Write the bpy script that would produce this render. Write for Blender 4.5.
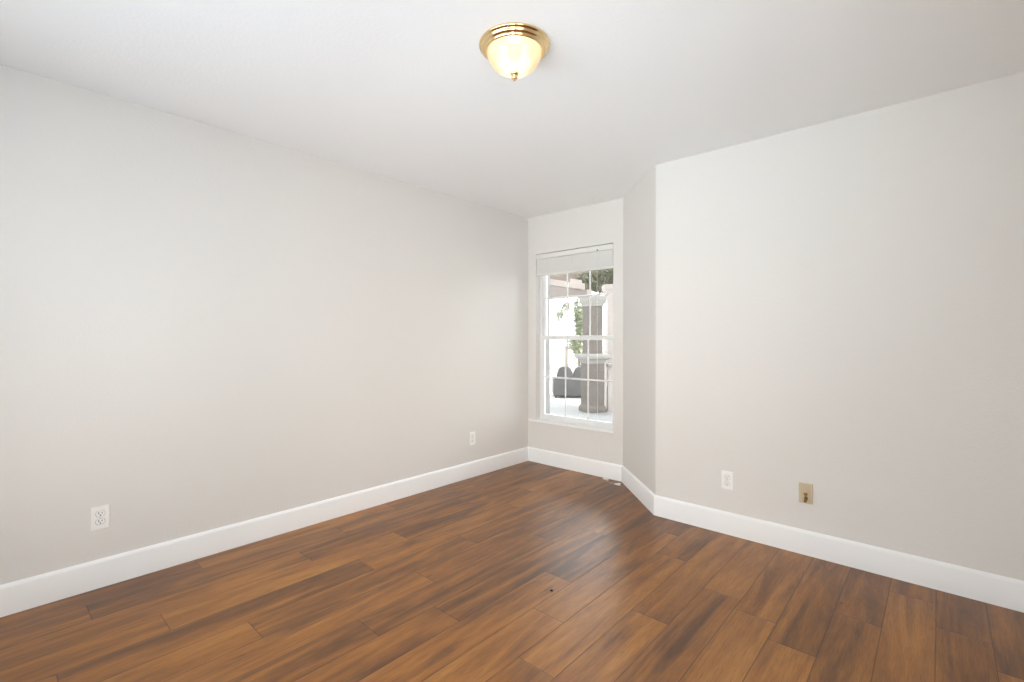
import bpy, bmesh, math, random
from mathutils import Vector, Matrix

for o in list(bpy.data.objects):
    bpy.data.objects.remove(o)
sc = bpy.context.scene
COL = sc.collection
rnd = random.Random(7)

# ------------------------------------------------------------------ measures (metres)
H = 2.44                       # ceiling height
FOC, YAW, PY = 477.61, 0.7306, 337.917
CX, CY, CZ = 3.0925, 0.0, 1.2335
YB = 3.6977                    # window wall
XD1, XD2, YR = 1.0626, 1.6147, 3.1519   # the diagonal wall runs (XD1,YB) to (XD2,YR)
XE, YS = 3.90, -0.70           # walls behind and beside the camera
WT = 0.21                      # outer wall thickness
OX0, OX1, OZ0, OZ1 = 0.098, 0.967, 0.418, 2.066   # window opening

# ------------------------------------------------------------------ camera
cam = bpy.data.objects.new('camera', bpy.data.cameras.new('camera'))
COL.objects.link(cam)
cam.data.sensor_width = 36.0
cam.data.lens = FOC * 36.0 / 1024.0
cam.data.shift_y = -(341.0 - PY) / 1024.0
cam.data.clip_start = 0.02
cam.location = (CX, CY, CZ)
cam.rotation_mode = 'QUATERNION'
cam.rotation_quaternion = (Matrix.Rotation(YAW, 4, 'Z') @ Matrix.Rotation(math.pi / 2, 4, 'X')
                           @ Matrix.Rotation(0.0013, 4, 'Z')).to_quaternion()
sc.camera = cam

# ------------------------------------------------------------------ sky, sun, added fill, exposure
world = bpy.data.worlds.new('sky')
sc.world = world
world.use_nodes = True
wn = world.node_tree.nodes['Background']
wn.inputs[0].default_value = (0.93, 0.97, 1.0, 1)
wn.inputs[1].default_value = 7.0

def lamp(name, kind, loc, rot, energy, color, **kw):
    d = bpy.data.lights.new(name, kind)
    d.energy = energy
    d.color = color
    for k, v in kw.items():
        setattr(d, k, v)
    o = bpy.data.objects.new(name, d)
    COL.objects.link(o)
    o.location = loc
    o.rotation_euler = rot
    return o

sun = lamp('sun', 'SUN', (0, 0, 10), (0, 0, 0), 11.0, (1, 0.95, 0.88), angle=0.01)
sun.rotation_mode = 'QUATERNION'
sun.rotation_quaternion = Vector((-0.50, 0.33, -0.80)).normalized().to_track_quat('-Z', 'Y')
# added fill lights without a modelled source; the last two stand for bounced flash
E_LAMP = 0.4
def aimed(name, loc, aim, energy, color, sx, sy, spread=180):
    o = lamp(name, 'AREA', loc, (0, 0, 0), energy, color, shape='RECTANGLE', size=sx, size_y=sy)
    o.data.spread = math.radians(spread)
    o.rotation_mode = 'QUATERNION'
    o.rotation_quaternion = Vector(aim).to_track_quat('-Z', 'Y')
    return o
aimed('side_fill', (XE - 0.03, 0.1, 1.05), (-1, 0, 0), 29.5, (1.0, 1.0, 0.98), 0.9, 2.0)
aimed('corner_fill', (3.1, YS + 0.04, 1.15), (-2.9, 3.9, -0.25), 5.8, (1.0, 0.84, 0.75), 0.8, 1.9, 56)
aimed('ceiling_fill', (2.3, -0.3, 0.8), (-0.7, 0.5, 1.64), 6.2, (0.26, 0.60, 1.0), 0.3, 0.3, 130)
aimed('ceiling_fill', (3.0, -0.2, 0.7), (-1.4, 3.2, 1.74), 3.2, (0.66, 0.87, 1.0), 0.3, 0.3, 60)

vs = sc.view_settings
vs.view_transform = 'Standard'
vs.look = 'None'
vs.exposure = 0.0
vs.gamma = 1.0
vs.use_curve_mapping = False

# ------------------------------------------------------------------ node helpers
def mat(name, color=(0.8, 0.8, 0.8), rough=0.5, metal=0.0, spec=0.5):
    m = bpy.data.materials.new(name)
    m.use_nodes = True
    b = m.node_tree.nodes['Principled BSDF']
    b.inputs['Base Color'].default_value = (*color, 1)
    b.inputs['Roughness'].default_value = rough
    b.inputs['Metallic'].default_value = metal
    b.inputs['Specular IOR Level'].default_value = spec
    return m

class NT:
    def __init__(s, m):
        s.t = m.node_tree
        s.b = s.t.nodes.get('Principled BSDF')
    def n(s, typ, **kw):
        x = s.t.nodes.new(typ)
        for k, v in kw.items():
            setattr(x, k, v)
        return x
    def l(s, a, b):
        s.t.links.new(a, b)
    def put(s, v, sock):
        if isinstance(v, bpy.types.NodeSocket):
            s.l(v, sock)
        else:
            sock.default_value = v
    def math(s, op, a, b=0.0, c=0.0, clamp=False):
        x = s.n('ShaderNodeMath', operation=op, use_clamp=clamp)
        for i, v in enumerate((a, b, c)):
            s.put(v, x.inputs[i])
        return x.outputs[0]
    def noise(s, vec, scale, detail=2.0, rough=0.5, dist=0.0):
        x = s.n('ShaderNodeTexNoise')
        s.l(vec, x.inputs['Vector'])
        x.inputs['Scale'].default_value = scale
        x.inputs['Detail'].default_value = detail
        x.inputs['Roughness'].default_value = rough
        x.inputs['Distortion'].default_value = dist
        return x.outputs[0]
    def ramp(s, v, stops, interp='LINEAR'):
        x = s.n('ShaderNodeValToRGB')
        e = x.color_ramp.elements
        while len(e) < len(stops):
            e.new(0.5)
        for el, (p, c) in zip(e, stops):
            el.position = p
            el.color = (*c, 1) if len(c) == 3 else c
        x.color_ramp.interpolation = interp
        s.l(v, x.inputs[0])
        return x.outputs[0]
    def mix(s, f, a, b, blend='MIX'):
        x = s.n('ShaderNodeMix', data_type='RGBA', blend_type=blend)
        s.put(f, x.inputs[0])
        s.put(a if isinstance(a, bpy.types.NodeSocket) else (*a, 1), x.inputs[6])
        s.put(b if isinstance(b, bpy.types.NodeSocket) else (*b, 1), x.inputs[7])
        return x.outputs[2]
    def bump(s, h, strength=0.2, dist=0.01):
        x = s.n('ShaderNodeBump')
        x.inputs['Strength'].default_value = strength
        x.inputs['Distance'].default_value = dist
        s.l(h, x.inputs['Height'])
        s.l(x.outputs[0], s.b.inputs['Normal'])

def paint(name, color, rough, scale, strength, dist=0.002, detail=3.0):
    m = mat(name, color, rough, spec=0.3)
    t = NT(m)
    g = t.n('ShaderNodeTexCoord').outputs['Object']
    h = t.noise(g, scale, detail, 0.55)
    h = t.ramp(h, [(0.42, (0, 0, 0)), (0.62, (1, 1, 1))])
    t.bump(h, strength, dist)
    return m

M = {}
M['wall'] = paint('wall_paint', (0.780, 0.757, 0.722), 0.75, 75, 0.15)
M['ceiling'] = paint('ceiling_paint', (0.94, 0.935, 0.925), 0.85, 70, 0.12, 0.002)
M['trim'] = paint('white_trim_paint', (0.93, 0.928, 0.92), 0.38, 20, 0.02)
M['vinyl'] = mat('white_vinyl', (0.84, 0.84, 0.83), 0.35)
M['blind'] = mat('white_blind', (0.80, 0.785, 0.75), 0.45)
M['cord'] = mat('white_cord', (0.80, 0.78, 0.74), 0.7)
M['tassel'] = mat('white_tassel', (0.84, 0.81, 0.75), 0.5)
M['outlet'] = mat('white_outlet_plastic', (0.95, 0.945, 0.92), 0.3)
M['slot'] = mat('dark_slot', (0.02, 0.02, 0.02), 0.6)
M['screw'] = mat('screw_metal', (0.75, 0.74, 0.7), 0.35, 0.6)
M['beige'] = mat('beige_plate_plastic', (0.62, 0.51, 0.35), 0.4)
M['brass_dark'] = mat('aged_brass', (0.30, 0.19, 0.08), 0.35, 0.9)
M['brass'] = mat('polished_brass', (0.86, 0.66, 0.36), 0.18, 1.0)
M['crumb'] = mat('dark_crumb', (0.02, 0.013, 0.01), 0.8)

def glass_mat():
    m = bpy.data.materials.new('window_glass')
    m.use_nodes = True
    t = NT(m)
    t.t.nodes.remove(t.b)
    out = t.t.nodes['Material Output']
    tr = t.n('ShaderNodeBsdfTransparent')
    tr.inputs[0].default_value = (0.96, 0.97, 0.965, 1)
    gl = t.n('ShaderNodeBsdfGlossy')
    gl.inputs['Roughness'].default_value = 0.02
    fr = t.n('ShaderNodeFresnel')
    fr.inputs[0].default_value = 1.45
    mx = t.n('ShaderNodeMixShader')
    t.l(fr.outputs[0], mx.inputs[0])
    t.l(tr.outputs[0], mx.inputs[1])
    t.l(gl.outputs[0], mx.inputs[2])
    t.l(mx.outputs[0], out.inputs[0])
    return m
M['glass'] = glass_mat()

def bowl_mat():
    m = bpy.data.materials.new('frosted_alabaster_glass')
    m.use_nodes = True
    t = NT(m)
    t.b.inputs['Base Color'].default_value = (0.58, 0.50, 0.38, 1)
    t.b.inputs['Roughness'].default_value = 0.25
    t.b.inputs['Emission Color'].default_value = (1.0, 0.85, 0.62, 1)
    t.b.inputs['Emission Strength'].default_value = 0.20
    tl_ = t.n('ShaderNodeBsdfTranslucent')
    tl_.inputs[0].default_value = (0.95, 0.86, 0.68, 1)
    m1 = t.n('ShaderNodeMixShader')
    m1.inputs[0].default_value = 0.55
    t.l(t.b.outputs[0], m1.inputs[1])
    t.l(tl_.outputs[0], m1.inputs[2])
    tr = t.n('ShaderNodeBsdfTransparent')
    tr.inputs[0].default_value = (1, 0.96, 0.88, 1)
    mx = t.n('ShaderNodeMixShader')
    mx.inputs[0].default_value = 0.14
    t.l(m1.outputs[0], mx.inputs[1])
    t.l(tr.outputs[0], mx.inputs[2])
    t.l(mx.outputs[0], t.t.nodes['Material Output'].inputs[0])
    return m
M['bowl'] = bowl_mat()

def bulb_mat():
    m = mat('lit_bulb', (1, 0.95, 0.85), 0.4)
    b = m.node_tree.nodes['Principled BSDF']
    b.inputs['Emission Color'].default_value = (1, 0.93, 0.8, 1)
    b.inputs['Emission Strength'].default_value = 1.5
    return m
M['bulb'] = bulb_mat()

# ------------------------------------------------------------------ mesh helpers
def add_box(bm, x0, x1, y0, y1, z0, z1, bevel=0.0, seg=2):
    v = [bm.verts.new(p) for p in ((x0, y0, z0), (x1, y0, z0), (x1, y1, z0), (x0, y1, z0),
                                   (x0, y0, z1), (x1, y0, z1), (x1, y1, z1), (x0, y1, z1))]
    fs = [bm.faces.new([v[i] for i in q]) for q in
          ((3, 2, 1, 0), (4, 5, 6, 7), (0, 1, 5, 4), (1, 2, 6, 5), (2, 3, 7, 6), (3, 0, 4, 7))]
    if bevel:
        es = set(e for f in fs for e in f.edges)
        bmesh.ops.bevel(bm, geom=list(es), offset=bevel, segments=seg, profile=0.5, affect='EDGES')

def add_prism(bm, pts, z0, z1):
    """vertical prism over a counter-clockwise footprint"""
    a = [bm.verts.new((x, y, z0)) for x, y in pts]
    b = [bm.verts.new((x, y, z1)) for x, y in pts]
    n = len(pts)
    bm.faces.new(a[::-1])
    bm.faces.new(b)
    for i in range(n):
        bm.faces.new((a[i], a[(i + 1) % n], b[(i + 1) % n], b[i]))

def add_lathe(bm, prof, seg=48, c=(0, 0, 0), rot=None):
    """revolve (r, z) pairs round the z axis"""
    rings = []
    R = rot or Matrix.Identity(3)
    for r, z in prof:
        if r < 1e-6:
            rings.append([bm.verts.new(R @ Vector((0, 0, z)) + Vector(c))])
        else:
            rings.append([bm.verts.new(R @ Vector((r * math.cos(2 * math.pi * i / seg), r * math.sin(2 * math.pi * i / seg), z)) + Vector(c))
                          for i in range(seg)])
    for A, B in zip(rings, rings[1:]):
        for i in range(seg):
            j = (i + 1) % seg
            if len(A) == 1 and len(B) == 1:
                continue
            if len(A) == 1:
                bm.faces.new((A[0], B[i], B[j]))
            elif len(B) == 1:
                bm.faces.new((A[i], A[j], B[0]))
            else:
                bm.faces.new((A[i], A[j], B[j], B[i]))

def add_tube(bm, pts, r, seg=8):
    pts = [Vector(p) for p in pts]
    rings = []
    for i, p in enumerate(pts):
        d = (pts[min(i + 1, len(pts) - 1)] - pts[max(i - 1, 0)]).normalized()
        up = Vector((0, 0, 1)) if abs(d.z) < 0.9 else Vector((1, 0, 0))
        a = d.cross(up).normalized()
        b = d.cross(a)
        rr = r[i] if isinstance(r, (list, tuple)) else r
        rings.append([bm.verts.new(p + rr * (math.cos(2 * math.pi * k / seg) * a + math.sin(2 * math.pi * k / seg) * b)) for k in range(seg)])
    for A, B in zip(rings, rings[1:]):
        for k in range(seg):
            j = (k + 1) % seg
            bm.faces.new((A[k], A[j], B[j], B[k]))
    bm.faces.new(rings[0][::-1])
    bm.faces.new(rings[-1])

def obj(name, bm, m, parent=None, smooth=False, angle=0.6, loc=None):
    bmesh.ops.recalc_face_normals(bm, faces=bm.faces)
    me = bpy.data.meshes.new(name)
    bm.to_mesh(me)
    bm.free()
    me.materials.append(m)
    if smooth:
        me.polygons.foreach_set('use_smooth', [True] * len(me.polygons))
        me.set_sharp_from_angle(angle=angle)
    o = bpy.data.objects.new(name, me)
    COL.objects.link(o)
    if parent:
        o.parent = parent
    if loc:
        o.location = loc
    return o

def thing(name, label, cat, loc=(0, 0, 0), rotz=0.0, group=None):
    o = bpy.data.objects.new(name, None)
    COL.objects.link(o)
    o.location = loc
    o.rotation_euler = (0, 0, rotz)
    o.empty_display_size = 0.1
    o['label'] = label
    o['category'] = cat
    if group:
        o['group'] = group
    return o

def tag(o, label, cat, group=None, kind=None):
    o['label'] = label
    o['category'] = cat
    if group:
        o['group'] = group
    if kind:
        o['kind'] = kind
    return o

def struct(o, label=None, cat=None):
    o['kind'] = 'structure'
    if label:
        o['label'] = label
        o['category'] = cat
    return o

def dup(root, loc, rotz=0.0, label=None):
    r = root.copy()
    COL.objects.link(r)
    r.location = loc
    r.rotation_euler = (0, 0, rotz)
    if label:
        r['label'] = label
    for ch in list(root.children):
        c = ch.copy()
        COL.objects.link(c)
        c.parent = r
        for g in list(ch.children):
            d = g.copy()
            COL.objects.link(d)
            d.parent = c
    return r

# ------------------------------------------------------------------ floor: laminate planks
PW, PL = 0.1713, 1.215
def floor_mat():
    m = mat('oak_laminate', rough=0.3)
    t = NT(m)
    uv = t.n('ShaderNodeUVMap', uv_map='plank').outputs[0]
    uv2 = t.n('ShaderNodeUVMap', uv_map='rest').outputs[0]
    at = t.n('ShaderNodeAttribute', attribute_name='tone')
    sp = t.n('ShaderNodeSeparateColor')
    t.l(at.outputs['Color'], sp.inputs[0])
    r1, r2, r3 = sp.outputs
    s = t.n('ShaderNodeSeparateXYZ')
    t.l(uv, s.inputs[0])
    u, v = s.outputs[0], s.outputs[1]
    s2 = t.n('ShaderNodeSeparateXYZ')
    t.l(uv2, s2.inputs[0])
    # every plank looks at its own stretch of the grain
    def coord(su, sv, seed):
        c = t.n('ShaderNodeCombineXYZ')
        t.l(t.math('MULTIPLY', u, su), c.inputs[0])
        t.l(t.math('ADD', t.math('MULTIPLY', v, sv), t.math('MULTIPLY', r1, seed)), c.inputs[1])
        t.l(t.math('MULTIPLY', r2, seed * 1.7), c.inputs[2])
        return c.outputs[0]
    bands = t.noise(coord(1.1, 11.0, 91), 1.0, 3.0, 0.55, 1.2)       # broad dark and light bands along the board
    fine = t.noise(coord(5.0, 110.0, 57), 1.0, 4.0, 0.6, 0.3)        # fibres
    pores = t.noise(coord(16.0, 420.0, 33), 1.0, 2.0, 0.5)
    knot = t.noise(coord(7.0, 22.0, 71), 1.0, 2.0, 0.5, 0.8)
    cross = t.noise(coord(2.6, 8.0, 45), 1.0, 3.0, 0.6, 0.6)
    f = t.math('ADD', t.math('MULTIPLY', bands, 0.85), t.math('MULTIPLY', fine, 0.22))
    f = t.math('ADD', f, t.math('MULTIPLY', cross, 0.45))
    f = t.math('ADD', f, t.math('MULTIPLY', t.math('SUBTRACT', r3, 0.5), 0.20))
    f = t.math('SUBTRACT', f, 0.27)
    col = t.ramp(f, [(0.24, (0.105, 0.038, 0.0080)), (0.40, (0.190, 0.071, 0.0135)), (0.54, (0.298, 0.112, 0.0165)),
                     (0.74, (0.415, 0.176, 0.0320))])
    pd = t.ramp(pores, [(0.34, (0.72, 0.70, 0.68)), (0.50, (1, 1, 1))])
    col = t.mix(1.0, col, pd, 'MULTIPLY')
    kd = t.ramp(knot, [(0.74, (1, 1, 1)), (0.81, (0.34, 0.28, 0.24))])
    col = t.mix(1.0, col, kd, 'MULTIPLY')
    # pressed bevels between the boards
    ev = t.math('MINIMUM', v, t.math('SUBTRACT', PW, v))
    eu = t.math('MINIMUM', u, s2.outputs[0])
    e = t.math('MINIMUM', ev, eu)
    g = t.math('DIVIDE', e, 0.0034, clamp=True)
    gc = t.ramp(g, [(0.0, (0.25, 0.20, 0.16)), (0.85, (1, 1, 1))])
    col = t.mix(1.0, col, gc, 'MULTIPLY')
    t.l(col, t.b.inputs['Base Color'])
    rg = t.math('ADD', 0.295, t.math('MULTIPLY', fine, 0.10))
    t.l(rg, t.b.inputs['Roughness'])
    t.b.inputs['Specular IOR Level'].default_value = 0.6
    hh = t.math('ADD', t.math('MULTIPLY', g, 1.0), t.math('MULTIPLY', pores, 0.10))
    t.bump(hh, 0.5, 0.0012)
    return m
M['floor'] = floor_mat()

def build_floor():
    me = bpy.data.meshes.new('floor')
    joints = {0: .797, 1: .33, 2: 1.23, 3: .54, 4: 1.405, 5: .78, 6: 1.535, 7: 1.105, 8: 1.395, 9: 1.996, 10: 1.69,
              11: 1.391, 12: 1.98, 13: 2.39, 14: 2.30, 15: 2.16, 16: 2.57, 17: 1.75, 18: 2.73}
    y0, y1 = YS - 0.1, YB + 0.05
    V, F, UV, UV2, T = [], [], [], [], []
    x0 = -0.003
    k = -1
    while x0 + PW * k < XE + 0.1:
        a, b = x0 + PW * k, x0 + PW * (k + 1)
        j = joints.get(k, rnd.random() * PL)
        s = j - math.ceil((j - y0) / PL) * PL
        while s < y1:
            c, d = max(s, y0), min(s + PL, y1)
            if d - c > 1e-4:
                i = len(V)
                V += [(a, c, 0), (b, c, 0), (b, d, 0), (a, d, 0)]
                F.append((i, i + 1, i + 2, i + 3))
                L = PL
                UV += [(c - s, 0), (c - s, PW), (d - s, PW), (d - s, 0)]
                UV2 += [(L - (c - s), 0), (L - (c - s), 0), (L - (d - s), 0), (L - (d - s), 0)]
                T += [(rnd.random(), rnd.random(), rnd.random(), 1)] * 4
            s += PL
        k += 1
    # the slab under the boards gives the floor its thickness
    n0 = len(V)
    xa, xb = x0 - PW, x0 + PW * k
    V += [(xa, y0, -0.0005), (xb, y0, -0.0005), (xb, y1, -0.0005), (xa, y1, -0.0005),
          (xa, y0, -0.1), (xb, y0, -0.1), (xb, y1, -0.1), (xa, y1, -0.1)]
    for q in ((7, 6, 5, 4), (4, 5, 1, 0), (5, 6, 2, 1), (6, 7, 3, 2), (7, 4, 0, 3)):
        F.append(tuple(n0 + i for i in q))
        UV += [(0.3, 0.05)] * 4
        UV2 += [(0.3, 0)] * 4
        T += [(0.5, 0.5, 0.5, 1)] * 4
    me.from_pydata(V, [], F)
    me.uv_layers.new(name='plank')
    me.uv_layers.new(name='rest')
    me.color_attributes.new('tone', 'FLOAT_COLOR', 'CORNER')
    l1, l2, ca = me.uv_layers['plank'], me.uv_layers['rest'], me.color_attributes['tone']
    for i in range(len(UV)):
        l1.data[i].uv = UV[i]
        l2.data[i].uv = UV2[i]
        ca.data[i].color = T[i]
    me.materials.append(M['floor'])
    o = bpy.data.objects.new('floor', me)
    COL.objects.link(o)
    return struct(o)
build_floor()

# ------------------------------------------------------------------ ceiling and walls
bm = bmesh.new()
add_box(bm, -0.3, XE + 0.2, YS - 0.9, YB + WT, H, H + 0.15)
struct(obj('ceiling', bm, M['ceiling']))

bm = bmesh.new()
add_box(bm, -0.15, 0, YS - 0.15, YB + WT, -0.1, H)
struct(obj('wall_left', bm, M['wall']))

bm = bmesh.new()                                   # window wall, with its opening
add_box(bm, 0, OX0, YB, YB + WT, -0.1, H)
add_box(bm, OX1, XD1 + 0.3, YB, YB + WT, -0.1, H)
add_box(bm, OX0, OX1, YB, YB + WT, -0.1, OZ0)
add_box(bm, OX0, OX1, YB, YB + WT, OZ1, H)
bmesh.ops.remove_doubles(bm, verts=bm.verts, dist=1e-5)
struct(obj('wall_back', bm, M['wall']))

# diagonal wall and right wall meet in a small rounded plaster corner
dv = Vector((XD2 - XD1, YR - YB)).normalized()
n_d = Vector((dv.y, -dv.x))                        # points into the wall? checked below
if n_d.y < 0:
    n_d = -n_d
RB = 0.016
half = math.acos(max(-1, min(1, dv.x))) / 2        # half the turn between the two walls
tl = RB * math.tan(half)
P = Vector((XD2, YR)) - dv * tl
cc = P + n_d * RB
arc = []
a0 = math.atan2(P.y - cc.y, P.x - cc.x)
Q = Vector((XD2 + tl, YR))
a1 = math.atan2(Q.y - cc.y, Q.x - cc.x)
for i in range(9):
    a = a0 + (a1 - a0) * i / 8
    arc.append((cc.x + RB * math.cos(a), cc.y + RB * math.sin(a)))
bm = bmesh.new()
add_prism(bm, [(XD1, YB), (P.x, P.y), (P.x + 0.12 * n_d.x, P.y + 0.12 * n_d.y), (XD1 + 0.17, YB + 0.0), (XD1 + 0.1, YB + 0.1), (XD1, YB + 0.1)][:4], -0.1, H)
struct(obj('wall_diagonal', bm, M['wall']))
bm = bmesh.new()
add_prism(bm, arc + [(XE + 0.15, YR), (XE + 0.15, YR + 0.15), (XD2 + 0.10, YR + 0.15)], -0.1, H)
struct(obj('wall_right', bm, M['wall'], smooth=True, angle=0.4))

bm = bmesh.new()                                   # wall beside the camera
add_box(bm, XE, XE + 0.15, YS - 0.15, YR, -0.1, H)
struct(obj('wall_east', bm, M['wall']))
SX0, SX1, SZ0, SZ1 = 0.35, 2.35, 0.35, 2.15        # unseen window opening added behind the camera for daylight
bm = bmesh.new()
add_box(bm, 0, SX0, YS - 0.15, YS, -0.1, H)
add_box(bm, SX1, XE, YS - 0.15, YS, -0.1, H)
add_box(bm, SX0, SX1, YS - 0.15, YS, -0.1, SZ0)
add_box(bm, SX0, SX1, YS - 0.15, YS, SZ1, H)
struct(obj('wall_south', bm, M['wall']))

# ------------------------------------------------------------------ baseboards, mitred at the corners
BH, BT = 0.1385, 0.014
poly = [Vector((0, YS)), Vector((0, YB)), Vector((XD1, YB)), Vector((XD2, YR)), Vector((XE, YR))]
def inset(t):
    ns, out = [], []
    for a, b in zip(poly, poly[1:]):
        d = (b - a).normalized()
        ns.append(Vector((d.y, -d.x)))             # right-hand side = room side
    for i, p in enumerate(poly):
        if i == 0:
            out.append(p + ns[0] * t)
        elif i == len(poly) - 1:
            out.append(p + ns[-1] * t)
        else:
            a, b = ns[i - 1], ns[i]
            out.append(p + (a + b) * (t / (1 + a.dot(b))))
    return out
prof = [(BT, 0.0), (BT, 0.121), (BT - 0.0015, 0.1265), (BT - 0.005, 0.1325), (BT - 0.0095, 0.1365), (0.003, BH), (0.0, BH)]
for i, nm in enumerate(('baseboard_left', 'baseboard_back', 'baseboard_diagonal', 'baseboard_right')):
    bm = bmesh.new()
    A, B = [], []
    for t, z in prof:
        q = inset(t)
        A.append(bm.verts.new((q[i].x, q[i].y, z)))
        B.append(bm.verts.new((q[i + 1].x, q[i + 1].y, z)))
    A.append(bm.verts.new((poly[i].x, poly[i].y, 0)))
    B.append(bm.verts.new((poly[i + 1].x, poly[i + 1].y, 0)))
    n = len(A)
    for k in range(n):
        j = (k + 1) % n
        bm.faces.new((A[k], A[j], B[j], B[k]))
    bm.faces.new(A)
    bm.faces.new(B[::-1])
    struct(obj(nm, bm, M['trim'], smooth=True, angle=0.7))

# ------------------------------------------------------------------ window_1: white single-hung window with grilles
win = bpy.data.objects.new('window_1', None)
COL.objects.link(win)
struct(win)
def frame_bars(bm, x0, x1, z0, z1, y0, y1, wl, wr, wb, wt, bev=0.003):
    add_box(bm, x0, x0 + wl, y0, y1, z0, z1, bev)
    add_box(bm, x1 - wr, x1, y0, y1, z0, z1, bev)
    add_box(bm, x0 + wl, x1 - wr, y0, y1, z0, z0 + wb, bev)
    add_box(bm, x0 + wl, x1 - wr, y0, y1, z1 - wt, z1, bev)
bm = bmesh.new()
frame_bars(bm, OX0, OX1, OZ0 + 0.006, OZ1, YB + 0.066, YB + 0.130, 0.022, 0.022, 0.022, 0.03)
obj('window_frame', bm, M['vinyl'], win)
def sash(name, z0, z1, y, wb, wt):
    bm = bmesh.new()
    frame_bars(bm, OX0 + 0.02, OX1 - 0.02, z0, z1, y - 0.014, y + 0.014, 0.030, 0.030, wb, wt)
    s_ = obj(name, bm, M['vinyl'], win)
    gx0, gx1, gz0, gz1 = OX0 + 0.05, OX1 - 0.05, z0 + wb, z1 - wt
    bm = bmesh.new()
    for k in (1, 2):
        x = gx0 + (gx1 - gx0) * k / 3
        add_box(bm, x - 0.008, x + 0.008, y - 0.006, y - 0.0025, gz0 - 0.002, gz1 + 0.002, 0.001, 1)
    zc = (gz0 + gz1) / 2
    add_box(bm, gx0 - 0.002, gx1 + 0.002, y - 0.0055, y - 0.003, zc - 0.008, zc + 0.008, 0.001, 1)
    obj('grille', bm, M['vinyl'], s_)
    bm = bmesh.new()
    add_box(bm, gx0 - 0.004, gx1 + 0.004, y - 0.002, y + 0.002, gz0 - 0.004, gz1 + 0.004)
    obj('pane', bm, M['glass'], s_)
    return s_
sash('upper_sash', 1.215, 2.036, YB + 0.111, 0.040, 0.024)
low = sash('lower_sash', OZ0 + 0.026, 1.258, YB + 0.081, 0.032, 0.042)
bm = bmesh.new()
add_box(bm, 0.50, 0.565, YB + 0.056, YB + 0.070, 1.248, 1.262, 0.003)
obj('sash_lock', bm, M['vinyl'], low)
bm = bmesh.new()                                   # inner sill board and the moulding under it
add_box(bm, 0.018, 0.984, YB - 0.020, YB, OZ0 - 0.014, OZ0 + 0.006, 0.004)
add_box(bm, OX0 + 0.0005, OX1 - 0.0005, YB - 0.001, YB + 0.07, OZ0 + 0.0002, OZ0 + 0.006)
obj('sill', bm, M['trim'], win)
bm = bmesh.new()
add_box(bm, 0.03, 0.975, YB - 0.010, YB, OZ0 - 0.034, OZ0 - 0.0142, 0.004)
obj('apron', bm, M['wall'], win)

# wide window added behind the camera, out of view, to let in sky light
w2 = bpy.data.objects.new('added_window', None)
COL.objects.link(w2)
struct(w2)
bm = bmesh.new()
frame_bars(bm, SX0, SX1, SZ0, SZ1, YS - 0.12, YS - 0.06, 0.05, 0.05, 0.05, 0.05)
add_box(bm, 1.325, 1.375, YS - 0.12, YS - 0.06, SZ0 + 0.05, SZ1 - 0.05, 0.003)
obj('window_frame', bm, M['vinyl'], w2)
bm = bmesh.new()
add_box(bm, SX0 + 0.045, SX1 - 0.045, YS - 0.092, YS - 0.088, SZ0 + 0.045, SZ1 - 0.045)
obj('pane', bm, M['glass'], w2)

# ------------------------------------------------------------------ raised blind
bl = thing('mini_blind', 'white slatted blind pulled up into a stack at the top of the window', 'blind', (0, YB, OZ1))
bx0, bx1 = OX0 + 0.003, OX1 - 0.006
bm = bmesh.new()
add_box(bm, bx0, bx1, 0.012, 0.056, -0.050, -0.007, 0.003)
obj('headrail', bm, M['blind'], bl)
bm = bmesh.new()
add_box(bm, bx0 - 0.001, bx1 + 0.003, 0.000, 0.007, -0.053, -0.006, 0.0022)
add_box(bm, bx0 - 0.001, bx0 + 0.004, 0.007, 0.04, -0.053, -0.006)
obj('valance', bm, M['blind'], bl)
bm = bmesh.new()
zt, zb, ns = -0.056, -0.190, 38
for i in range(ns):
    z = zt + (zb - zt) * i / (ns - 1) + rnd.uniform(-0.0006, 0.0006)
    dy, dx = rnd.uniform(-0.0018, 0.0018), rnd.uniform(-0.001, 0.001)
    prof_ = [(0.004 + dy, z - 0.0018), (0.018 + dy, z + 0.0004), (0.032 + dy, z + 0.0012), (0.046 + dy, z + 0.0004), (0.060 + dy, z - 0.0018)]
    th = 0.0033
    up = [[bm.verts.new((x, y, zz + th / 2)) for y, zz in prof_] for x in (bx0 + 0.002 + dx, bx1 - 0.002 + dx)]
    dn = [[bm.verts.new((x, y, zz - th / 2)) for y, zz in prof_] for x in (bx0 + 0.002 + dx, bx1 - 0.002 + dx)]
    for k in range(4):
        bm.faces.new((up[0][k], up[1][k], up[1][k + 1], up[0][k + 1]))
        bm.faces.new((dn[0][k + 1], dn[1][k + 1], dn[1][k], dn[0][k]))
    bm.faces.new((up[0][0], dn[0][0], dn[1][0], up[1][0]))
    bm.faces.new((up[0][4], up[1][4], dn[1][4], dn[0][4]))
    for e in (0, 1):
        bm.faces.new(up[e] + dn[e][::-1])
obj('slats', bm, M['blind'], bl)
bm = bmesh.new()
add_box(bm, bx0 + 0.001, bx1 - 0.001, 0.004, 0.060, -0.214, -0.194, 0.003)
obj('bottom_rail', bm, M['blind'], bl)
for fx in (0.16, 0.50, 0.84):
    bm = bmesh.new()
    x = bx0 + (bx1 - bx0) * fx
    add_tube(bm, [(x, 0.0015, -0.054), (x + 0.002, 0.0005, -0.12), (x, 0.0015, -0.205)], 0.0012, 6)
    obj('ladder_cord', bm, M['cord'], bl)
bm = bmesh.new()
add_box(bm, 0.800, 0.812, -0.004, 0.001, -0.052, -0.040, 0.001)
obj('cord_lock', bm, M['slot'], bl)
cx_ = 0.806
bm = bmesh.new()
zl = -OZ1
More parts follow.
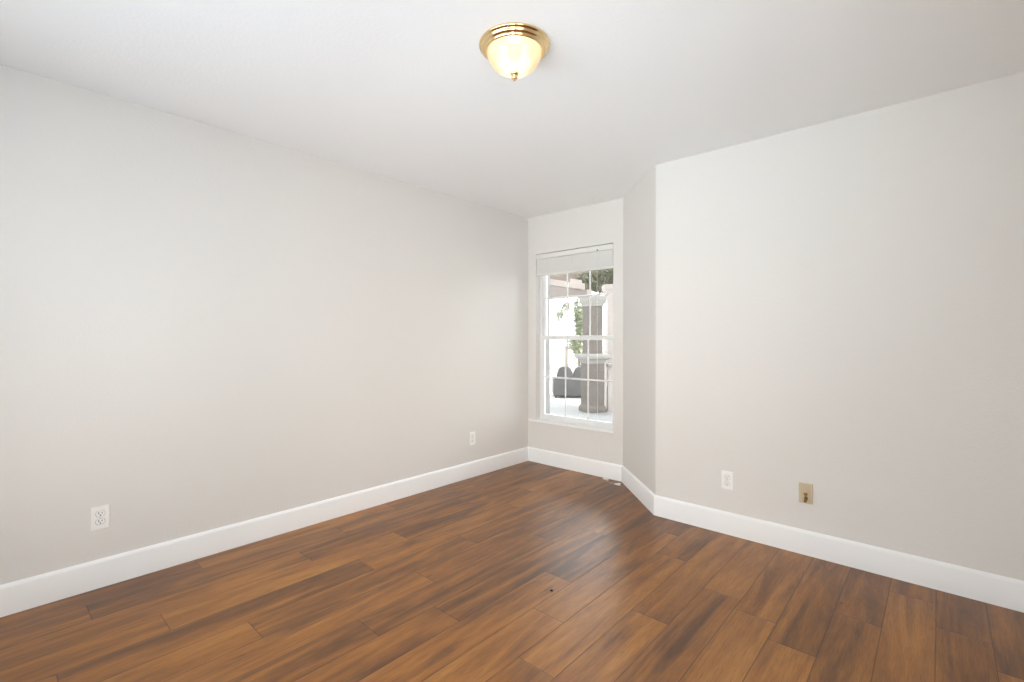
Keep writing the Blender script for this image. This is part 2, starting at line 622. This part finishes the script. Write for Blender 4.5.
pts = [(cx_, -0.005, -0.048), (cx_ + 0.001, -0.006, -0.5), (cx_ + 0.004, -0.008, -1.1), (cx_ + 0.016, -0.018, -1.50), (cx_ + 0.024, -0.0275, -1.645),
       (cx_ + 0.034, -0.0275, -1.80), (cx_ + 0.050, -0.024, -1.93), (cx_ + 0.062, -0.022, -2.00), (cx_ + 0.070, -0.024, zl + 0.012), (cx_ + 0.078, -0.034, zl + 0.006)]
add_tube(bm, pts, 0.0011, 6)
obj('pull_cord', bm, M['cord'], bl)
bm = bmesh.new()
pts = [(cx_ + 0.078, -0.034, zl + 0.006), (0.95, -0.085, zl + 0.002), (0.975, -0.10, zl + 0.002), (1.01, -0.105, zl + 0.002), (1.045, -0.125, zl + 0.004), (1.068, -0.133, zl + 0.008)]
add_tube(bm, pts, 0.0009, 6)
obj('pull_cord', bm, M['cord'], bl)
def tassel(x, y, z, az):
    bm = bmesh.new()
    R = (Matrix.Rotation(az, 3, 'Z') @ Matrix.Rotation(math.pi / 2, 3, 'Y'))
    add_lathe(bm, [(0, -0.024), (0.0055, -0.023), (0.0065, -0.010), (0.0100, 0.010), (0.0115, 0.021), (0.0105, 0.024), (0, 0.024)], 16, (x, y, z), R)
    obj('tassel', bm, M['tassel'], bl, True, 0.8)
tassel(0.932, -0.068, zl + 0.0116, 0.35)
tassel(1.085, -0.134, zl + 0.0116, 0.5)

# ------------------------------------------------------------------ ceiling light
LX, LY = 1.787, 1.470
cl = thing('ceiling_light', 'round flush ceiling light with polished brass rim and frosted bowl', 'ceiling light', (LX, LY, H))
bm = bmesh.new()
add_lathe(bm, [(0, -0.0005), (0.140, -0.0005), (0.1448, -0.003), (0.1458, -0.0075), (0.1430, -0.011), (0.1375, -0.0125), (0.1350, -0.0145), (0.1345, -0.0175),
               (0.1325, -0.022), (0.1275, -0.0245), (0.1240, -0.0255), (0.1228, -0.029), (0.1210, -0.033), (0.1170, -0.035), (0.1140, -0.0335), (0.1128, -0.029), (0.1128, -0.009), (0, -0.009)], 72)
obj('brass_pan', bm, M['brass'], cl, True, 0.9)
bm = bmesh.new()
pr = []
for i in range(17):
    a = math.pi / 2 * i / 16
    pr.append((0.1120 * math.cos(a) ** 0.95 if i < 16 else 0.0, -0.030 - 0.089 * math.sin(a)))
add_lathe(bm, pr, 64)
obj('glass_bowl', bm, M['bowl'], cl, True, 1.5)
bm = bmesh.new()
add_lathe(bm, [(0, -0.113), (0.0165, -0.1155), (0.0175, -0.1205), (0.0150, -0.1245), (0.0095, -0.1275), (0.0120, -0.1310), (0.0130, -0.1360), (0.0105, -0.1415), (0.0055, -0.1445), (0.0045, -0.1480), (0, -0.1505)], 24)
obj('finial', bm, M['brass'], cl, True, 0.9)
for bxx in (-0.045, 0.045):
    bm = bmesh.new()
    add_lathe(bm, [(0, -0.115), (0.012, -0.112), (0.021, -0.102), (0.024, -0.088), (0.021, -0.072), (0.013, -0.055), (0.012, -0.02), (0, -0.02)], 20, (bxx * 0.74, bxx * 0.667, 0.012))
    obj('bulb', bm, M['bulb'], cl, True, 0.9)
ll = lamp('ceiling_light_glow', 'POINT', (0, 0, -0.052), (0, 0, 0), E_LAMP, (1.0, 0.93, 0.82), shadow_soft_size=0.03)
ll.parent = cl

# ------------------------------------------------------------------ outlets
def make_outlet(label, loc, rotz):
    """duplex outlet in its own frame: plate in the xz plane, facing -y"""
    t = thing('wall_outlet', label, 'outlet', loc, rotz)
    bm = bmesh.new()
    add_box(bm, -0.035, 0.035, -0.0062, 0.0, -0.0575, 0.0575, 0.0028, 2)
    obj('cover_plate', bm, M['outlet'], t)
    for s in (-1, 1):
        bm = bmesh.new()
        zc = s * 0.0195
        n = 24
        pts = []
        for i in range(n):
            a = 2 * math.pi * i / n
            pts.append((0.0172 * math.cos(a), max(-0.0138, min(0.0138, 0.0172 * math.sin(a))) + zc))
        fr = [bm.verts.new((x, -0.0078, z)) for x, z in pts]
        bk = [bm.verts.new((x * 1.04, -0.0055, (z - zc) * 1.04 + zc)) for x, z in pts]
        bm.faces.new(fr)
        for i in range(n):
            bm.faces.new((fr[i], fr[(i + 1) % n], bk[(i + 1) % n], bk[i]))
        r = obj('receptacle', bm, M['outlet'], t)
        bm = bmesh.new()
        add_box(bm, -0.0078, -0.0052, -0.0081, -0.0076, zc - 0.001, zc + 0.0085)
        add_box(bm, 0.0052, 0.0078, -0.0081, -0.0076, zc + 0.0002, zc + 0.0078)
        add_lathe(bm, [(0, -0.0003), (0.0028, -0.0003), (0.0028, 0.0003), (0, 0.0003)], 14, (0, -0.00785, zc - 0.0072), Matrix.Rotation(math.pi / 2, 3, 'X'))
        obj('slot', bm, M['slot'], r)
        # flat dark ring, the shade of the gap round the receptacle put in colour
        bm = bmesh.new()
        a_ = [bm.verts.new((x * 1.09, -0.0063, (z - zc) * 1.09 + zc)) for x, z in pts]
        b_ = [bm.verts.new((x * 1.04, -0.0063, (z - zc) * 1.04 + zc)) for x, z in pts]
        for i in range(n):
            j = (i + 1) % n
            bm.faces.new((a_[i], a_[j], b_[j], b_[i]))
        obj('gap_shade', bm, M['slot'], r)
    bm = bmesh.new()
    add_lathe(bm, [(0, 0.0012), (0.0025, 0.0010), (0.0032, 0.0), (0, 0.0)], 14, (0, -0.0062, 0), Matrix.Rotation(math.pi / 2, 3, 'X'))
    obj('screw', bm, M['screw'], t)
    return t
o1 = make_outlet('white duplex outlet low on the long left wall, farther from the window corner', (0, 0.401, 0.344), math.pi / 2)
dup(o1, (0, 2.922, 0.341), math.pi / 2, 'white duplex outlet low on the left wall close to the window corner')
dup(o1, (2.095, YR, 0.338), 0.0, 'white duplex outlet on the right wall beside the beige cable plate')

cj = thing('cable_jack', 'beige wall plate with a dark brass cable connector on the right wall', 'wall jack', (2.523, YR, 0.350))
bm = bmesh.new()
add_box(bm, -0.035, 0.035, -0.0065, 0, -0.0575, 0.0575, 0.0028, 2)
obj('cover_plate', bm, M['beige'], cj)
bm = bmesh.new()
RX = Matrix.Rotation(math.pi / 2, 3, 'X')
add_lathe(bm, [(0, 0.0), (0.0100, 0.0), (0.0100, 0.004), (0.0065, 0.0045), (0.0065, 0.015), (0.0060, 0.0155), (0.0032, 0.0155), (0.0032, 0.012), (0, 0.012)], 6, (0.0, -0.0065, -0.004), RX)
obj('connector', bm, M['brass_dark'], cj)
bm = bmesh.new()
add_lathe(bm, [(0, 0.0), (0.0095, 0.0), (0.0095, 0.014), (0.0075, 0.016), (0.0075, 0.030), (0, 0.031)], 14, (0.002, -0.0065, -0.024), Matrix.Rotation(2.2, 3, 'X'))
obj('terminator_cap', bm, M['brass_dark'], cj, True, 0.6)
for s in (-1, 1):
    bm = bmesh.new()
    add_lathe(bm, [(0, 0.0012), (0.0025, 0.0010), (0.0032, 0.0), (0, 0.0)], 14, (0, -0.0065, s * 0.0415), RX)
    obj('screw', bm, M['beige'], cj)

# ------------------------------------------------------------------ crumb on the floor
bm = bmesh.new()
bmesh.ops.create_icosphere(bm, subdivisions=2, radius=0.006)
for v in bm.verts:
    v.co = Vector((v.co.x * 1.3, v.co.y * 0.9, max(v.co.z, -0.004) * 0.7)) * (1 + 0.25 * rnd.uniform(-1, 1))
tag(obj('crumb', bm, M['crumb'], loc=(1.683, 1.864, 0.0028)), 'tiny dark crumb lying on the wood floor', 'crumb')

# ------------------------------------------------------------------ the porch outside the window
def mottled(name, c0, c1, rough, scale, bump=0.3, dist=0.004):
    m = mat(name, c0, rough, spec=0.25)
    t = NT(m)
    g = t.n('ShaderNodeTexCoord').outputs['Object']
    f = t.noise(g, scale, 4.0, 0.6)
    t.l(t.ramp(f, [(0.3, c0), (0.7, c1)]), t.b.inputs['Base Color'])
    t.bump(t.noise(g, scale * 9, 3.0, 0.6), bump, dist)
    return m
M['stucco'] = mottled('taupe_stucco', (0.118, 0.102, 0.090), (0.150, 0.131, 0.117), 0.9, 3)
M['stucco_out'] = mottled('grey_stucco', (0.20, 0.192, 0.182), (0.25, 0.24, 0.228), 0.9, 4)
M['stone_cap'] = mottled('pale_cast_stone', (0.235, 0.223, 0.205), (0.28, 0.268, 0.248), 0.85, 5)
M['pale_stucco'] = mottled('pale_pink_stucco', (0.36, 0.315, 0.295), (0.42, 0.375, 0.352), 0.9, 3)
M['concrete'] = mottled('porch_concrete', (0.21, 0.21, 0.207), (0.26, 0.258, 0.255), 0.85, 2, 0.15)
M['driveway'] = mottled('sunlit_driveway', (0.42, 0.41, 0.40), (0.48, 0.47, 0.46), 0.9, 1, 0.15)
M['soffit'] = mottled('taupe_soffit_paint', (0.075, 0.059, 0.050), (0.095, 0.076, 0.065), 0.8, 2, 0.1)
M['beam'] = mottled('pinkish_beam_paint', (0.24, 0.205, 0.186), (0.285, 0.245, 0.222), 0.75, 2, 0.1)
M['wicker'] = mottled('charcoal_wicker', (0.088, 0.086, 0.084), (0.118, 0.116, 0.113), 0.7, 30, 0.5)
M['cushion'] = mat('grey_cushion', (0.17, 0.17, 0.175), 0.9)
M['bark'] = mottled('bark', (0.12, 0.09, 0.07), (0.2, 0.16, 0.12), 0.9, 8)
def leaf_mat(name, a, b):
    m = mat(name, a, 0.6, spec=0.3)
    t = NT(m)
    g = t.n('ShaderNodeTexCoord').outputs['Object']
    t.l(t.ramp(t.noise(g, 11, 2.0, 0.6), [(0.35, a), (0.65, b)]), t.b.inputs['Base Color'])
    return m
M['leaf_olive'] = leaf_mat('olive_leaves', (0.055, 0.058, 0.035), (0.13, 0.13, 0.085))
M['leaf_pale'] = leaf_mat('pale_green_leaves', (0.13, 0.15, 0.09), (0.26, 0.28, 0.19))

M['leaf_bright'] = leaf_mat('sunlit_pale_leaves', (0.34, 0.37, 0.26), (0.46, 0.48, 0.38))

GZ = -0.11
bm = bmesh.new()
add_box(bm, -0.15, OX0 + 0.005, YB + 0.135, YB + WT + 0.015, GZ, H)
add_box(bm, OX1 - 0.005, XD1 + 0.6, YB + 0.135, YB + WT + 0.015, GZ, H)
add_box(bm, OX0 + 0.005, OX1 - 0.005, YB + 0.135, YB + WT + 0.015, GZ, OZ0 + 0.005)
add_box(bm, OX0 + 0.005, OX1 - 0.005, YB + 0.135, YB + WT + 0.015, OZ1 - 0.005, H)
struct(obj('wall_outside', bm, M['stucco_out']))
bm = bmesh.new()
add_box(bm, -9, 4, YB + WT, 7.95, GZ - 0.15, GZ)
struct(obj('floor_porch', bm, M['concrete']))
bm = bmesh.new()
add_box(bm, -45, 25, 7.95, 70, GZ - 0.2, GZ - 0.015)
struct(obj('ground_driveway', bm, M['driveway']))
bm = bmesh.new()
add_box(bm, -9, -1.70, 7.40, 7.58, 2.00, 2.12, 0.006)
add_box(bm, -9, -1.84, 7.43, 7.55, 2.12, 2.25)
struct(obj('trim_1', bm, M['beam']))
bm = bmesh.new()
add_box(bm, -1.93, -1.82, YB + WT, 7.43, 2.13, 2.235, 0.005)
add_box(bm, -1.92, -1.83, 7.05, 7.43, 2.235, 2.30)
struct(obj('trim_2', bm, M['beam']))
bm = bmesh.new()                                   # unseen block added over the house to shade the porch
add_box(bm, -12, 14, YS - 0.9, YB + WT, H + 0.15, 13.0)
struct(obj('shade_block', bm, M['stucco_out']))

def square_lathe(bm, prof, rot, c):
    """square section swept up through (half width, z) pairs"""
    rings = []
    R = Matrix.Rotation(rot, 3, 'Z')
    for w, z in prof:
        rings.append([bm.verts.new(R @ Vector((sx * w, sy * w, z)) + Vector(c)) for sx, sy in ((-1, -1), (1, -1), (1, 1), (-1, 1))])
    for A, B in zip(rings, rings[1:]):
        for i in range(4):
            j = (i + 1) % 4
            bm.faces.new((A[i], A[j], B[j], B[i]))
    bm.faces.new(rings[0][::-1])
    bm.faces.new(rings[-1])

def column(label, x, y, rot, w, capz, m_base, m_cap, m_shaft, top, ped=True):
    t = thing('porch_column', label, 'column', (x, y, GZ), rot, None)
    if ped:
        bm = bmesh.new()
        square_lathe(bm, [(w + 0.03, 0), (w + 0.03, 0.05), (w + 0.022, 0.09), (w, 0.13), (w, capz - 0.18)], 0, (0, 0, 0))
        obj('pedestal', bm, m_base, t)
        bm = bmesh.new()
        k = w
        square_lathe(bm, [(k, capz - 0.18), (k + 0.012, capz - 0.165), (k + 0.018, capz - 0.14), (k + 0.035, capz - 0.11), (k + 0.078, capz - 0.085),
                          (k + 0.086, capz - 0.055), (k + 0.082, capz - 0.025), (k + 0.05, capz - 0.008), (k + 0.01, capz)], 0, (0, 0, 0))
        obj('pedestal_cap', bm, m_cap, t)
        z0, ws = capz, w * 0.86
    else:
        z0, ws = 0.0, w
    bm = bmesh.new()
    square_lathe(bm, [(ws + 0.01, z0), (ws, z0 + 0.02), (ws, top - 0.19)], 0, (0, 0, 0))
    obj('shaft', bm, m_shaft, t)
    bm = bmesh.new()
    square_lathe(bm, [(ws, top - 0.19), (ws + 0.012, top - 0.185), (ws + 0.014, top - 0.16), (ws + 0.03, top - 0.12), (ws + 0.045, top - 0.08), (ws + 0.05, top - 0.03), (ws + 0.05, top)], 0, (0, 0, 0))
    obj('capital', bm, m_cap, t)
    return t
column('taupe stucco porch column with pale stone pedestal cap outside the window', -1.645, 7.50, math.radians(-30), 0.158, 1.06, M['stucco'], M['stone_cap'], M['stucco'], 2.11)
column('pale pinkish column beyond the taupe column, close to the right window edge', -1.68, 8.33, math.radians(41.8), 0.155, 0, M['pale_stucco'], M['pale_stucco'], M['pale_stucco'], 2.38, False)
lw = thing('garden_wall', 'low pale stucco wall with a stone ledge running from the taupe column', 'low wall', (-1.02, 8.12, GZ), math.radians(41.8))
bm = bmesh.new()
add_box(bm, -0.60, 0.60, -0.07, 0.07, -0.02, 0.81)
obj('wall_body', bm, M['pale_stucco'], lw)
bm = bmesh.new()
add_box(bm, -0.61, 0.61, -0.11, 0.11, 0.81, 0.875, 0.012)
obj('ledge', bm, M['stone_cap'], lw)

# dark loveseat with two rounded backs, seen from behind
ls = thing('patio_loveseat', 'charcoal patio loveseat with two rounded backs standing beyond the porch', 'loveseat', (-3.16, 9.06, GZ - 0.015), math.radians(40))
bm = bmesh.new()
add_box(bm, -0.44, 0.44, -0.10, 0.48, 0.05, 0.30, 0.03, 3)
add_box(bm, -0.44, 0.44, -0.16, -0.04, 0.04, 0.47, 0.045, 4)
for sx in (-1, 1):
    add_box(bm, sx * 0.405 - 0.045, sx * 0.405 + 0.045, -0.10, 0.46, 0.05, 0.44, 0.035, 3)
obj('wicker_body', bm, M['wicker'], ls, True, 0.8)
for sx in (-1, 1):
    bm = bmesh.new()
    n, lay = 28, [(-0.115, 0.90), (-0.105, 0.97), (-0.075, 1.0), (-0.02, 1.0), (0.02, 0.95), (0.03, 0.86)]
    rings = []
    for y, k in lay:
        rings.append([bm.verts.new((sx * 0.185 + 0.185 * k * math.copysign(abs(math.cos(2 * math.pi * i / n)) ** 0.8, math.cos(2 * math.pi * i / n)), y,
                                    0.475 + 0.245 * k * math.copysign(abs(math.sin(2 * math.pi * i / n)) ** 0.9, math.sin(2 * math.pi * i / n)))) for i in range(n)])
    for A, B in zip(rings, rings[1:]):
        for i in range(n):
            bm.faces.new((A[i], A[(i + 1) % n], B[(i + 1) % n], B[i]))
    bm.faces.new(rings[0][::-1])
    bm.faces.new(rings[-1])
    obj('back_cushion', bm, M['wicker'], ls, True, 1.0)
    bm = bmesh.new()
    add_box(bm, sx * 0.178 - 0.172, sx * 0.178 + 0.172, 0.035, 0.47, 0.302, 0.40, 0.03, 3)
    obj('seat_cushion', bm, M['cushion'], ls, True, 0.8)
    for yy in (-0.11, 0.42):
        bm = bmesh.new()
        add_tube(bm, [(sx * 0.39, yy, 0), (sx * 0.39, yy, 0.07)], 0.02, 10)
        obj('leg', bm, M['wicker'], ls)

def foliage(bm, n, fn, s0, s1):
    for _ in range(n):
        p = Vector(fn())
        d = Vector((rnd.gauss(0, 1), rnd.gauss(0, 1), rnd.gauss(0, 1))).normalized()
        e = d.cross(Vector((rnd.gauss(0, 1), rnd.gauss(0, 1), rnd.gauss(0, 1)))).normalized()
        s = rnd.uniform(s0, s1)
        f = d.cross(e) * s * 0.16
        q = [p - d * s, p + e * s * 0.38 + f, p + d * s, p - e * s * 0.38 + f]
        bm.faces.new([bm.verts.new(v) for v in q])
def ball():
    while True:
        v = Vector((rnd.uniform(-1, 1), rnd.uniform(-1, 1), rnd.uniform(-1, 1)))
        if v.length < 1:
            return v
def tree(name, label, cat, loc, clumps, n, s, m, stems):
    t = thing(name, label, cat, loc)
    bm = bmesh.new()
    def pick():
        cx, cy, cz, rx, ry, rz = rnd.choice(clumps)
        v = ball()
        v = v * (0.55 + 0.45 * v.length)
        return (cx + v.x * rx, cy + v.y * ry, cz + v.z * rz)
    foliage(bm, n, pick, s * 0.7, s * 1.25)
    obj('foliage', bm, m, t)
    bm = bmesh.new()
    for pts, r in stems:
        add_tube(bm, pts, r, 8)
    obj('trunk', bm, M['bark'], t, True, 1.0)
    return t
tree('slender_tree', 'slender pale green tree growing behind the taupe column', 'tree', (-4.79, 11.74, GZ - 0.015),
     [(0, 0, 1.1, .20, .20, .6), (0.02, 0, 1.7, .22, .22, .55), (-0.03, 0.02, 2.15, .2, .2, .4), (-0.15, 0, 1.2, .22, .2, .3), (0.12, 0, 1.9, .22, .2, .5)], 2400, 0.055, M['leaf_pale'],
     [([(0, 0, -0.02), (0.01, 0, 1.2), (0, 0.01, 2.3)], [0.045, 0.03, 0.01])])
tree('garden_tree', 'small pale tree far across the bright driveway', 'tree', (-8.54, 16.43, GZ - 0.015),
     [(-0.1, -0.1, 2.5, .28, .28, .3), (-0.25, -0.2, 2.25, .22, .22, .25), (0.0, 0.0, 2.7, .2, .2, .2)], 380, 0.07, M['leaf_bright'],
     [([(0, 0, -0.02), (0.02, 0, 1.2), (0, 0.02, 2.3)], [0.05, 0.035, 0.015])])
tree('olive_tree', 'bushy dark olive tree rising behind the taupe column, under the blind', 'tree', (-5.33, 13.66, GZ - 0.015),
     [(-0.20, -0.17, 3.30, .45, .45, .42), (0.12, 0.10, 3.40, .48, .48, .46), (0.45, 0.40, 3.58, .48, .48, .55), (-0.42, -0.38, 3.10, .3, .3, .26), (0.42, 0.35, 3.14, .42, .42, .28), (0.05, 0.05, 3.08, .42, .42, .24)], 5200, 0.06, M['leaf_olive'],
     [([(0.0, 0.0, -0.02), (0.02, 0.01, 1.2), (0.0, 0.02, 2.2), (0.05, 0.05, 3.2)], [0.06, 0.05, 0.045, 0.02])])
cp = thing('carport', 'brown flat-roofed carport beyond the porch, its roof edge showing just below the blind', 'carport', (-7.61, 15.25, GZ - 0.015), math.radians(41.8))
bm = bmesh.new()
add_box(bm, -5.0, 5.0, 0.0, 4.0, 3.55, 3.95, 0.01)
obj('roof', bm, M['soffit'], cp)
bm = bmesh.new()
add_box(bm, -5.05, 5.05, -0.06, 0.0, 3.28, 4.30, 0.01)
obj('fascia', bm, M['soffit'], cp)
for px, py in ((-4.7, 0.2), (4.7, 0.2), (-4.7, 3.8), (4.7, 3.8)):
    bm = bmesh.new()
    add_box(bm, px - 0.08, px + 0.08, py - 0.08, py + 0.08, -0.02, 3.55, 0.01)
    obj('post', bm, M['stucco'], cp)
